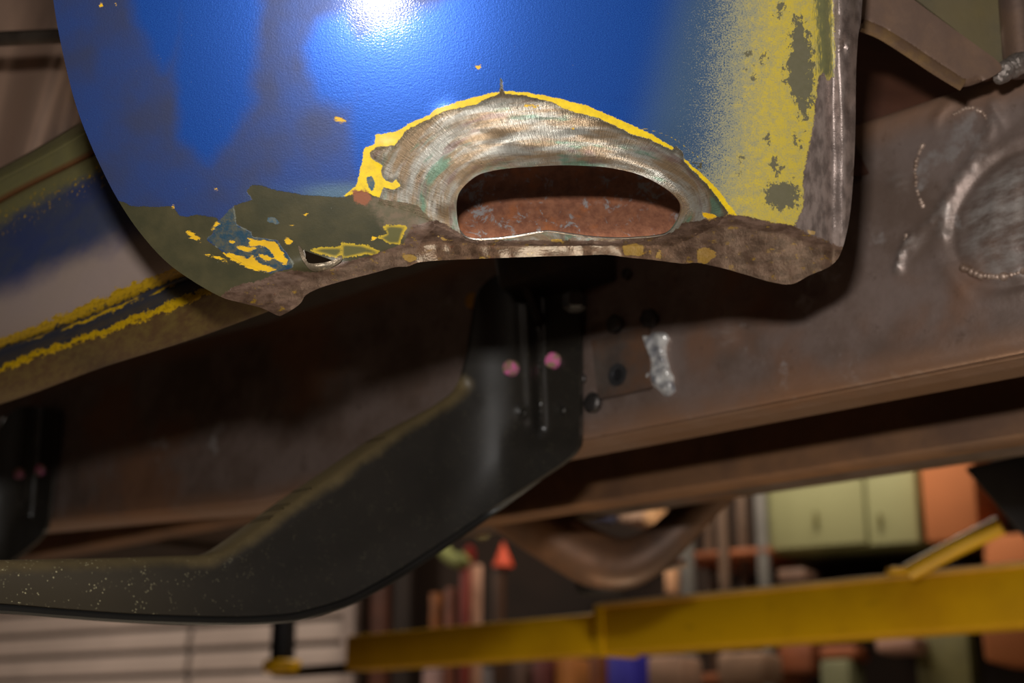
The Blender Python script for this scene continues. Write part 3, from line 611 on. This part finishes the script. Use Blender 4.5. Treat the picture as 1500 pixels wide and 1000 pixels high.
M_pink = N('pink_bolt'); ob = M_pink.obj(); M_pink.set(Base_Color=M_pink.mix(M_pink.ss(M_pink.noise(ob, 150, 3), .45, .6), srgb(214, 112, 160), srgb(150, 130, 100)), Roughness=.4)
for (bx, by) in ((751, 540), (813, 529)):
    d_ = float(bracketd(np.array(float(bx)), np.array(float(by))))
    b = lathe('bolt', P(bx, by, d_+.001), NO+np.array([.15, 0, 0]), [(.0065, 0), (.0065, .004), (.0058, .0055), (.003, .0062)], M_pink.m, brk, 12); tag(b, 'bolt head dabbed with pink paint')
M_hole = plain('lit_steel', (150, 145, 138), .5, .5, .3, 60)
for (bx, by) in ((766, 604), (824, 600)):
    lathe('rivet', railP(bx, by, .001), NO, [(.0035, 0), (.003, .0022)], M_hole, brk, 12)
# the same bracket further along the rail
t2 = float((railP(78, 735)-railP(848, 600))@U)
br2 = brk.copy(); COL.objects.link(br2)
br2['label'] = 'second black running board bracket, cut off by the left edge below the rocker panel'
br2.location = Vector(tuple(np.array(brk.location)+U*t2+ZZ*.022))
for ch in list(brk.children):
    c = ch.copy(); COL.objects.link(c); c.parent = br2; c.location = ch.location.copy()

# body mount in the shadow behind the fender
bmnt = empty('body_mount', railP(840, 455, .0), 'dark body mount bracket on the rail in the shadow under the fender', 'bracket')
M_dk = rustmat('dark_mount', (48, 42, 38), (36, 32, 30), (74, 52, 34), 22, .6, .3)
a = railP(768, 452, .001); ll = float((railP(905, 452)-railP(768, 452))@(-U))
prism('mount_box', [a+NO*.03+ZZ*.01, a-U*ll+NO*.03+ZZ*.01, a-U*ll+NO*.045+ZZ*.07, a+NO*.045+ZZ*.07, a, a-U*ll, a-U*ll+ZZ*.07, a+ZZ*.07], M_dk, bmnt, .003)
tube('mount_strap', [railP(762, 395, .012), railP(775, 430, .02), railP(790, 470, .012)], .004, M_dk, bmnt, 8, 5)
lathe('bolt', railP(842, 440, .034), -ZZ, [(.009, -.004), (.009, .006), (.006, .008)], M_dk, bmnt, 6)

# =================================================================== TOP RIGHT: brace, plate, post, inner panel
M_brace = rustmat('brace_steel', (132, 104, 84), (112, 90, 78), (118, 112, 84), 14, .5, .35)
def brd(x, y): return .835-.00006*(y-0)+(x-1260)*.00006
brc = empty('diagonal_brace', P(1400, 110, .845), 'rusty tan diagonal brace running down right from the fender rim to the rail', 'brace')
bo = catmull([(1240, -90), (1238, -20), (1244, 30), (1262, 36), (1290, 48), (1300, 56), (1330, 72), (1372, 100), (1390, 112), (1412, 124), (1440, 118), (1466, 104), (1462, 90), (1430, 66), (1380, 30), (1330, -8), (1290, -50), (1270, -90)], 4)
sheet('brace_strap', bo, [], lambda x, y: brd(x, y)+.006*sstep(9, 0, segdist(bo[12:40], x, y, False))+.0006*wob(x, y, .07, 60), 4.5, .004, M_brace, None, brc)
M_lip = rustmat('brace_lip', (120, 92, 56), (98, 74, 56), (134, 108, 50), 30, .55, .3)
tube('folded_lip', [P(a, b, float(brd(a, b))+.002) for a, b in ((1262, 37), (1290, 48), (1330, 73), (1372, 101), (1410, 124))], .0028, M_lip, brc, 8, 4, flat=1.6)
M_oli = rustmat('olive_plate', (108, 96, 68), (92, 84, 66), (120, 104, 48), 10, .6, .2)
opl = sheet('cowl_side_plate', [(1270, -90), (1500, -90), (1500, 100), (1462, 98), (1400, 44), (1335, -6)], [], lambda x, y: .885+(x-1400)*.00005+.0004*wob(x, y, .05, 61), 8, .002, M_oli, None)
tag(opl, 'flat olive drab plate at the top right corner behind the diagonal brace', 'car panel')
M_post = rustmat('post_steel', (122, 96, 78), (96, 80, 74), (84, 74, 72), 10, .45, .5)
post = tube('cowl_post', [P(1486, -120, .872), P(1490, -20, .868), P(1496, 60, .862), P(1500, 106, .858)], .0115, M_post, None, 20, 4)
tag(post, 'brown round steel post welded to the rail at the top right corner', 'post')
M_in = rustmat('inner_rust', (86, 52, 38), (70, 44, 34), (100, 62, 44), 9, .6, .1)
ip = sheet('inner_panel', [(1180, -20), (1480, -20), (1480, 240), (1180, 260)], [], lambda x, y: .985+.0009*np.maximum(150-y, 0)*.5-.0003*(y-120), 12, .002, M_in, None)
tag(ip, 'dark rusty inner panel seen through the triangular gap right of the fender', 'car panel')

# =================================================================== TOP LEFT: inner sheet metal, rod
def wavymat():
    m = N('blurred_bare_metal'); o = m.obj(); n1 = m.noise(m.map(o, (1, 1, .4)), 10, 4); n2 = m.noise(m.map(o, loc=(4, 1, 1)), 14, 3)
    c = m.mix(m.ss(n1, .35, .65), srgb(176, 144, 124), srgb(104, 88, 80)); c = m.mix(m.ss(n2, .58, .7), c, srgb(160, 130, 80))
    m.set(Base_Color=c, Metallic=.5, Roughness=.4); return m.m
M_wav = wavymat()
cp = sheet('sheet_metal', [(-110, -110), (190, -110), (190, 260), (120, 290), (-110, 330)], [], lambda x, y: 1.22+.0035*wob(x+.35*y, y*.25, .055, 70)*3.0+.006*np.sin((x+.28*y)/22.0)+(y-100)*-.0002, 5, .002, M_wav, None)
tag(cp, 'crumpled brownish bare metal cowl panel, out of focus in the top left corner', 'car panel')
M_rod = plain('rod_steel', (96, 84, 74), .4, .7, .4, 30, .2)
rod = tube('steel_rod', [P(-60, 60, 1.06), P(20, 56, 1.05), P(90, 53, 1.035), P(180, 50, 1.01)], .0056, M_rod, None, 14, 5)
tag(rod, 'thin steel rod crossing the top left corner into the fender edge', 'rod')
br = tube('steel_rib', [P(20, 300, 1.15), P(45, 130, 1.16), P(20, -60, 1.17)], .004, M_rod, None, 10, 6)
bpy.data.objects.remove(br)

# =================================================================== UNDERBODY
M_pan = rustmat('floor_pan_steel', (60, 46, 38), (44, 36, 32), (78, 54, 38), 8, .7, .1)
zt = B0[2]+H+.012
e0 = P(1500, 650, 1.8); kz = (zt-CZ)/(e0[2]-CZ); e0 = CC+(e0-CC)*kz            # far edge of the pan
nr0 = B0-NO*.16; pan_w = float((e0-nr0)@(-NO))
o_ = nr0*np.array([1, 1, 0])+ZZ*zt-U*1.0
fp = empty('floor_pan', o_+U*1.9-NO*pan_w/2, 'dark floor pan of the car above the frame rail, seen from below', 'car panel')
obox('pan_sheet', o_, U*3.9, -NO*pan_w, ZZ*.004, M_pan, fp, .0005)
for k in range(5):
    obox('pan_rib', o_+U*(1.5+.4*k)-NO*.05-ZZ*.012, U*.05, -NO*(pan_w-.1), ZZ*.0125, M_pan, fp, .002)
# longitudinal members seen under the near rail
M_mem = rustmat('member_steel', (130, 94, 66), (104, 76, 58), (146, 104, 70), 9, .55, .2)
def member(name, px_, py_, d_, hh, ww, label, mat, s0=-.5, s1=2.0, cat='beam'):
    b_ = P(px_, py_, d_); q = obox(name, b_+U*s0, U*(s1-s0), -NO*ww, ZZ*hh, mat, None, .006); tag(q, label, cat); return q
member('inner_beam', 1500, 637, 1.05, .055, .04, 'rusty brown inner beam just below and behind the near frame rail', M_mem, -.5, .8)
member('outer_beam', 1500, 651, 1.25, .06, .05, 'dim brown beam parallel behind the inner beam, lowest above the green cabinet', M_under, -.6, .85)
# V shaped hanger
M_v = rustmat('hanger_steel', (140, 98, 68), (104, 76, 56), (84, 66, 56), 7, .5, .3)
vm = empty('v_shaped_crossmember', P(900, 700, 1.6), 'brown V-shaped pressed steel crossmember hanging under the car floor', 'crossmember')
tube('curved_tube', [P(700, 712, 1.6), P(755, 752, 1.6), P(815, 788, 1.6), P(870, 818, 1.6), P(920, 824, 1.6), P(968, 798, 1.6), P(1012, 755, 1.6), P(1068, 700, 1.6)], [.020, .022, .024, .025, .022, .018, .016, .015], M_v, vm, 18, 6, flat=1.3)
tube('side_bar', [P(725, 745, 1.64), P(800, 805, 1.64), P(868, 856, 1.64)], .0075, M_v, vm, 10, 2)
tube('tie_bar', [P(862, 854, 1.62), P(925, 842, 1.62), P(1005, 824, 1.62)], .0045, plain('worn_edge', (150, 122, 100), .4, .5), vm, 10, 2)
lathe('bump_stop', P(880, 860, 1.62), -ZZ, [(.025, -.012), (.03, 0), (.026, .008)], M_dk, vm, 16)
# left: faint brown members between rail and bracket
member('floor_brace', 160, 792, 1.95, .035, .05, 'dim brown floor brace above the left end of the near bracket', M_mem, -.55, .5, 'brace')
# black strut at the right edge
M_strut = plain('black_strut', (44, 40, 40), .4, .2, .3, 20)
st_ = prism('black_strut', [P(1412, 685, 1.62), P(1520, 660, 1.62), P(1600, 780, 1.62), P(1555, 850, 1.62), P(1412, 685, 1.66), P(1520, 660, 1.66), P(1600, 780, 1.66), P(1555, 850, 1.66)], M_strut, None, .004)
tag(st_, 'black slanting strut at the right edge above the yellow lift arm', 'strut')

# =================================================================== LIFT ARM
def yelmat():
    m = N('lift_yellow'); o = m.obj(); n1 = m.noise(o, 5, 5, .6); n2 = m.noise(m.map(o, (1, 1, 5)), 14, 4, .6)
    c = m.mix(m.ss(n1, .4, .75), srgb(236, 184, 12), srgb(208, 156, 14)); c = m.mix(m.ma('MULTIPLY', m.ss(n2, .6, .8), .4), c, srgb(130, 96, 20))
    m.set(Base_Color=c, Roughness=.42); return m.m
M_y = yelmat()
LD = 1.85; LR = P(1600, 818, LD); LZ = LR[2]
def liftpt(px_, py_):      # on the vertical plane of the arm
    return P(px_, py_, hitd(px_, py_, LR, LN))
dl = LD*299/192.0; LL = P(500, 925, dl); LU = (LL-LR)*np.array([1, 1, 0]); LEN = np.linalg.norm(LU); LU /= LEN
LN = np.array([LU[1]*1.0, -LU[0], 0]);  LN *= -np.sign(LN@(LR-CC))
def at(px_): return float((liftpt(px_, 870)-LR)@LU)
lift_arm = empty('car_lift', LR+LU*.6, 'long yellow steel arm of the car lift crossing the lower right', 'lift arm')
s885 = at(880)
hh = .078
obox('outer_tube', LR*[1, 1, 0]+ZZ*(LZ-hh)-LU*.25, LU*(s885+.25), -LN*.09, ZZ*hh, M_y, lift_arm, .006)
obox('inner_tube', LR*[1, 1, 0]+ZZ*(LZ-hh+.002)+LU*(s885-.05)-LN*.012, LU*(LEN-s885+.05), -LN*.066, ZZ*(hh-.010), M_y, lift_arm, .005)
obox('collar', LR*[1, 1, 0]+ZZ*(LZ-hh-.004)+LU*(s885-.006)+LN*.004, LU*.022, -LN*.098, ZZ*(hh+.008), M_y, lift_arm, .004)
obox('top_edge_glint', LR*[1, 1, 0]+ZZ*(LZ-.002)+LU*(s885-.0)+LN*.003, -LU*(s885+.2), -LN*.05, ZZ*.008, plain('glint_yellow', (226, 178, 90), .5, 0, .2, 10), lift_arm, .002)  # paler strip in place of ceiling light caught on the top edge
M_grime = plain('pivot_dark', (40, 30, 24), .6, .2)
e_ = LR+LU*LEN
obox('end_bracket', e_*[1, 1, 0]+ZZ*(LZ-hh)-LN*.02, LU*.26, -LN*.05, ZZ*.018, M_grime, lift_arm, .003)
padP = P(413, 975, dl+.12)
lathe('lift_pad', padP, ZZ, [(.036, -.014), (.040, -.01), (.040, .008), (.036, .012)], M_y, lift_arm, 24)
tube('pad_post', [padP+ZZ*.01, padP+ZZ*.15], .026, plain('post_black', (38, 36, 38), .5, .4), lift_arm, 18, 1)
# handle bar on the arm
hb = empty('lift_arm_lever', P(1330, 838, 1.95), 'short round yellow lever rising to the right off the lift arm', 'lever')
tube('lever_bar', [P(1332, 838, 1.95), P(1395, 804, 1.93), P(1466, 769, 1.91)], [.0125, .0125, .013], M_y, hb, 20, 2)
a = P(1305, 838, 1.96); obox('lever_foot', a, RI*.045, np.array([0, .03, 0]), ZZ*.008, M_y, hb, .002)

# =================================================================== ROOM
M_wall = plain('dark_wood_wall', (48, 33, 24), .8, 0, .5, 2.2, .1)
wb = obox('wall_back', W0*[1, 1, 0]-WU*7-WN*.0, WU*12, -WN*.1, ZZ*3.1, M_wall); tag(wb, kind='structure')
M_floor = plain('concrete', (168, 150, 132), .7, 0, .3, 1.5, .1)
fc = obox('floor', (-9, -4, -.05), (15, 0, 0), (0, 15, 0), (0, 0, .05), M_floor); tag(fc, kind='structure')
cl = obox('ceiling', (-9, -4, 3.0), (15, 0, 0), (0, 15, 0), (0, 0, .05), plain('ceiling_paint', (90, 84, 78), .9)); tag(cl, kind='structure')
wf = obox('wall_front', (-9, -4, 0), (15, 0, 0), (0, -.1, 0), (0, 0, 3.0), plain('front_wall_paint', (60, 54, 50), .9)); tag(wf, kind='structure')
wl = obox('wall_left', (-8.9, -4, 0), (-.1, 0, 0), (0, 15, 0), (0, 0, 3.0), plain('left_wall_paint', (70, 60, 54), .9)); tag(wl, kind='structure')
wr = obox('wall_right', (5.9, -4, 0), (.1, 0, 0), (0, 15, 0), (0, 0, 3.0), plain('right_wall_paint', (70, 60, 54), .9)); tag(wr, kind='structure')
for i_, (x_, y_, lb_) in enumerate(((.6, 3.6, 'long fluorescent lamp housing on the ceiling near the green cabinet'), (-2.4, 4.3, 'long fluorescent lamp housing on the ceiling near the slatted door'), (-1.6, -1.6, 'long fluorescent lamp housing on the ceiling behind the camera to the left'), (2.3, -1.1, 'added unseen lamp housing on the ceiling behind the camera to the right'))):
    fx = obox('ceiling_light', (x_-.65, y_-.2, 2.945), (1.3, 0, 0), (0, .4, 0), (0, 0, .05), plain('lamp_housing', (210, 206, 200), .6), None, .01)
    tag(fx, lb_, 'ceiling light', 'fluorescent lamps on the ceiling')
wl_ = empty('floor_fill_light', (.45, 1.35, 0), 'added unseen fill light on the floor under the car, pointing up', 'work light')  # unseen housing, added to go with the floor fill light
obox('lamp_housing', (.25, 1.2, .12), (.4, 0, 0), (0, .3, 0), (0, 0, .08), plain('fill_black', (40, 40, 42), .5), wl_, .01)
for x_ in (.27, .60): obox('foot', (x_, 1.2, 0), (.03, 0, 0), (0, .3, 0), (0, 0, .12), plain('fill_foot', (60, 60, 62), .5), wl_, .004)
# roll-up door of horizontal slats
M_slat = plain('door_slat_paint', (196, 178, 168), .6, 0, .15, 3)
M_slat2 = plain('door_dark', (104, 96, 92), .7, 0, .2, 3)
dr = empty('door_1', wallP(260, 1000, .03), None, None); dr['kind'] = 'structure'
z0 = float(wallP(300, 1000)[2])-1.5
xa, xb = [float((wallP(x_, 950)-W0)@WU) for x_ in (-110, 512)]
xm = float((wallP(287, 950)-W0)@WU)
base = W0*[1, 1, 0]
obox('door_back', base+WU*xa+WN*.005+ZZ*0, WU*(xb-xa), WN*.02, ZZ*2.4, M_slat2, dr)
sl_h = 32.5/F*6.0; k = 0; zz = z0-.2
for seg_ in ((xa, xm-.012), (xm+.012, xb)):
    zz = .9
    while zz < 2.35:
        a = base+WU*seg_[0]+ZZ*zz; L_ = seg_[1]-seg_[0]; h1 = sl_h*.80
        prism('slat', [a+WN*.050, a+WN*.050+WU*L_, a+WN*.036+WU*L_+ZZ*h1, a+WN*.036+ZZ*h1, a+WN*.025, a+WN*.025+WU*L_, a+WN*.025+WU*L_+ZZ*h1, a+WN*.025+ZZ*h1], M_slat, dr, .004)
        zz += sl_h
obox('door_jamb', base+WU*(xb+.01)+WN*.0, WU*.06, WN*.07, ZZ*2.4, plain('jamb_paint', (168, 150, 142), .6), dr, .004)

# wooden posts and shelving
M_wood = plain('reddish_wood', (96, 54, 36), .6, 0, .5, 6, .1)
M_dkw = plain('dark_shelf_wood', (44, 31, 24), .7, 0, .4, 6)
def top(o, l, c, g=None): return tag(o, l, c, g)
top(wbox('wooden_post', 536, 640, 560, 1100, .12, .1, M_wood), 'dark reddish wooden post beside the slatted door', 'post')
top(wbox('board', 570, 700, 596, 1080, .10, .03, M_dkw), 'dark brown upright board next to the reddish post', 'board')
bg = [('leaning_stick', 628, 868, 641, 972, (168, 100, 44), 'orange brown wooden stick leaning behind the yellow arm', 'stick'),
      ('leaning_stick', 650, 860, 662, 1010, (150, 90, 68), 'dull red brown stick right of the orange one', 'stick'),
      ('cardboard_tube', 684, 826, 699, 1010, (224, 176, 150), 'pale pink upright tube with a red top', 'tube'),
      ('red_bar', 672, 832, 682, 1010, (134, 52, 44), 'dark red upright bar touching the pale tube', 'bar'),
      ('plank', 720, 830, 734, 1000, (70, 44, 26), 'thin dark brown plank in the shade right of the pale tube', 'plank')]
for i_, (nm, x0, y0, x1, y1, c, lb, ct) in enumerate(bg):
    top(wbox(nm, x0, y0, x1, y1, .5+.03*i_, .03, plain('paint_'+nm+str(i_), c, .6)), lb, ct)
def blob(name, px_, py_, off, rx, rz, rgb, label, cat, shape='round'):
    o = wallP(px_, py_, off); d_ = float((o-CC)@FW); a_, b_ = rx/F*d_, rz/F*d_
    mat = plain(name+'_color', rgb, .5)
    if shape == 'cone':
        q = lathe(name, o-ZZ*b_, ZZ, [(a_, 0), (a_*.98, b_*.2), (a_*.45, b_*1.2), (a_*.08, b_*2)], mat, None, 20)
    else:
        q = lathe(name, o-ZZ*b_, ZZ, [(a_*.3, 0), (a_*.8, b_*.25), (a_, b_), (a_*.8, b_*1.7), (a_*.3, b_*2)], mat, None, 20)
    return tag(q, label, cat)
blob('light_bulb', 706, 776, .6, 10, 13, (206, 200, 140), 'pale green rounded bulb above the red cone', 'bulb')
blob('orange_cone', 737, 812, .6, 15, 18, (235, 84, 40), 'small bright orange cone on the shelf', 'cone', 'cone')
blob('red_bottle', 688, 812, .55, 9, 13, (168, 44, 34), 'small dark red bottle top above the pale upright tube', 'bottle')
gs = tube('green_hose', [wallP(645, 795, .6), wallP(655, 812, .6), wallP(672, 822, .6), wallP(682, 815, .6)], .022, plain('hose_green', (150, 158, 96), .6), None, 12, 5)
tag(gs, 'short pale green curved hose end left of the dark red cap', 'hose')

# metal shelf rack behind the V crossmember
rack = empty('shelf_rack', wallP(1060, 1000, .35), 'open steel shelf rack with thin upright posts left of the green cabinet', 'shelf rack')
M_up = plain('upright_grey', (128, 126, 122), .5, .4); M_up2 = plain('upright_brown', (116, 94, 78), .5, .2)
for (x_, wd, mt, of) in ((1012, 18, M_up, .55), (1047, 10, M_up2, .2), (1068, 13, M_up2, .45), (1099, 13, M_up2, .3), (1128, 16, M_up, .4)):
    wbox('upright', x_-wd/2, 690, x_+wd/2, 1060, of, .03, mt, rack)
M_sh = plain('shelf_orange', (172, 104, 66), .6)
wbox('shelf', 985, 805, 1125, 815, .40, .38, M_sh, rack); wbox('shelf', 985, 985, 1125, 997, .40, .38, M_sh, rack)
M_gap = [(196, 150, 112), (120, 120, 124), (90, 60, 44), (168, 150, 132), (60, 56, 60)]
its = [('paint_can', 975, 800, 1002, 872, (232, 176, 132), 'pale orange can on the rack left of its grey post'), ('jar', 966, 788, 988, 800, (214, 170, 150), 'small pink lid above the pale orange can')]
top(wbox('paint_can', 974, 826, 990, 868, .55, .06, plain('can_pale', (236, 182, 140), .5)), 'pale orange can left of the grey rack post', 'can')
top(wbox('lid', 970, 792, 992, 808, .55, .06, plain('lid_pale', (206, 150, 128), .5)), 'small pinkish box above the pale orange can', 'box')
top(wbox('bag', 905, 742, 944, 762, .3, .2, plain('bag_white', (214, 180, 156), .6), None, .03), 'pale crumpled bag seen through the V of the crossmember', 'bag')
top(wbox('jar', 942, 738, 960, 768, .35, .1, plain('jar_orange', (240, 190, 140), .5), None, .02), 'cream jar beside the pale bag', 'jar')
top(wbox('blue_can', 864, 744, 884, 760, .35, .1, plain('can_blue', (96, 104, 140), .5), None, .02), 'small slate blue tin left of the pale bag', 'tin')
# green wall cabinet
cab = empty('wall_cabinet', wallP(1240, 806, .3), 'pale green steel wall cabinet with two doors', 'cabinet')
M_gr = plain('cabinet_green', (160, 162, 118), .5, 0, .12, 2); M_gr2 = plain('cabinet_green_side', (150, 152, 100), .5)
wbox('cabinet_body', 1122, 640, 1350, 803, .34, .34, M_gr2, cab)
dcab = wbox('cabinet_door', 1126, 644, 1270, 800, .36, .02, M_gr, cab); dcab2 = wbox('cabinet_door', 1274, 644, 1347, 796, .36, .02, M_gr, cab)
wbox('handle', 1192, 748, 1197, 770, .375, .015, plain('handle_dark', (120, 116, 70), .4), cab); wbox('handle', 1286, 750, 1290, 772, .375, .015, plain('handle_dark', (120, 116, 70), .4), cab)
wbox('shelf_edge', 1130, 803, 1350, 826, .1, .05, M_dkw, cab)
# boxes
M_card = plain('cardboard', (190, 116, 68), .8, 0, .12, 3)
top(wbox('cardboard_box', 1356, 650, 1436, 792, .42, .4, M_card, None, .01), 'tall orange brown cardboard box right of the green cabinet', 'box')
top(wbox('cardboard_box', 1446, 780, 1560, 868, .40, .3, M_card, None, .01), 'cardboard box partly hidden behind the lever at the right edge', 'box')
cbx = prism('cardboard_box', [wallP(1443, 968, .9), wallP(1560, 975, .9), wallP(1560, 880, .9), wallP(1432, 885, .9)]+[wallP(1443, 968, .9)-WN*.3, wallP(1560, 975, .9)-WN*.3, wallP(1560, 880, .9)-WN*.3, wallP(1432, 885, .9)-WN*.3], M_card, None, .008)
top(cbx, 'orange brown cardboard box under the yellow arm at the right edge', 'box')
top(wbox('shelf_board', 1130, 853, 1440, 862, .40, .38, M_dkw), 'dark shelf board under the green cabinet', 'shelf')
top(wbox('gray_box', 1138, 832, 1180, 852, .42, .15, plain('box_brown_gray', (124, 96, 80), .6), None, .01), 'small grey brown box just above the yellow arm', 'box')
# clutter below the arm
cl_ = [('storage_bin', 1348, 925, 1430, 1060, (96, 92, 52), .40, 'dull olive cabinet below the yellow arm left of the cardboard box', 'cabinet'),
       ('rag', 1282, 930, 1342, 955, (170, 132, 116), .55, 'pinkish crumpled rag left of the olive cabinet below the yellow arm', 'rag'),
       ('green_bin', 1205, 965, 1250, 1060, (116, 118, 86), .45, 'small dull green bin below the yellow arm', 'bin'),
       ('brown_box', 1140, 940, 1190, 985, (140, 78, 46), .42, 'small brown box below the arm right of the rack', 'box'),
       ('tan_box', 1200, 945, 1255, 966, (150, 84, 48), .42, 'flat orange brown box on the green bin', 'box'),
       ('paper_stack', 1050, 955, 1120, 1000, (150, 120, 98), .80, 'pale paper stack at the foot of the rack', 'paper'),
       ('paper_sheet', 948, 960, 1000, 1010, (160, 128, 108), .82, 'pale torn paper right of the blue container', 'paper'),
       ('blue_container', 889, 958, 930, 1040, (44, 40, 150), .60, 'deep blue plastic container below the yellow arm', 'container'),
       ('brown_tin', 862, 958, 884, 1040, (110, 56, 20), .50, 'dark orange brown tin left of the blue container', 'tin'),
       ('orange_tin', 812, 962, 836, 1040, (182, 118, 62), .50, 'light orange tin below the yellow arm', 'tin'),
       ('red_tin', 778, 962, 806, 1040, (92, 36, 32), .50, 'dark red tin left of the light orange tin', 'tin'),
       ('grey_box', 742, 965, 768, 1040, (84, 62, 52), .50, 'dull brown carton left of the dark red tin', 'carton'),
       ('grey_bottle', 655, 975, 688, 1060, (134, 128, 130), .50, 'pale grey bottle under the left end of the yellow arm', 'bottle'),
       ('pink_carton', 616, 978, 647, 1060, (176, 140, 134), .50, 'pinkish carton left of the pale grey bottle', 'carton')]
for (nm, x0, y0, x1, y1, c, of, lb, ct) in cl_:
    top(wbox(nm, x0, y0, x1, y1, of, .15, plain('color_'+nm, c, .6), None, .012), lb, ct)
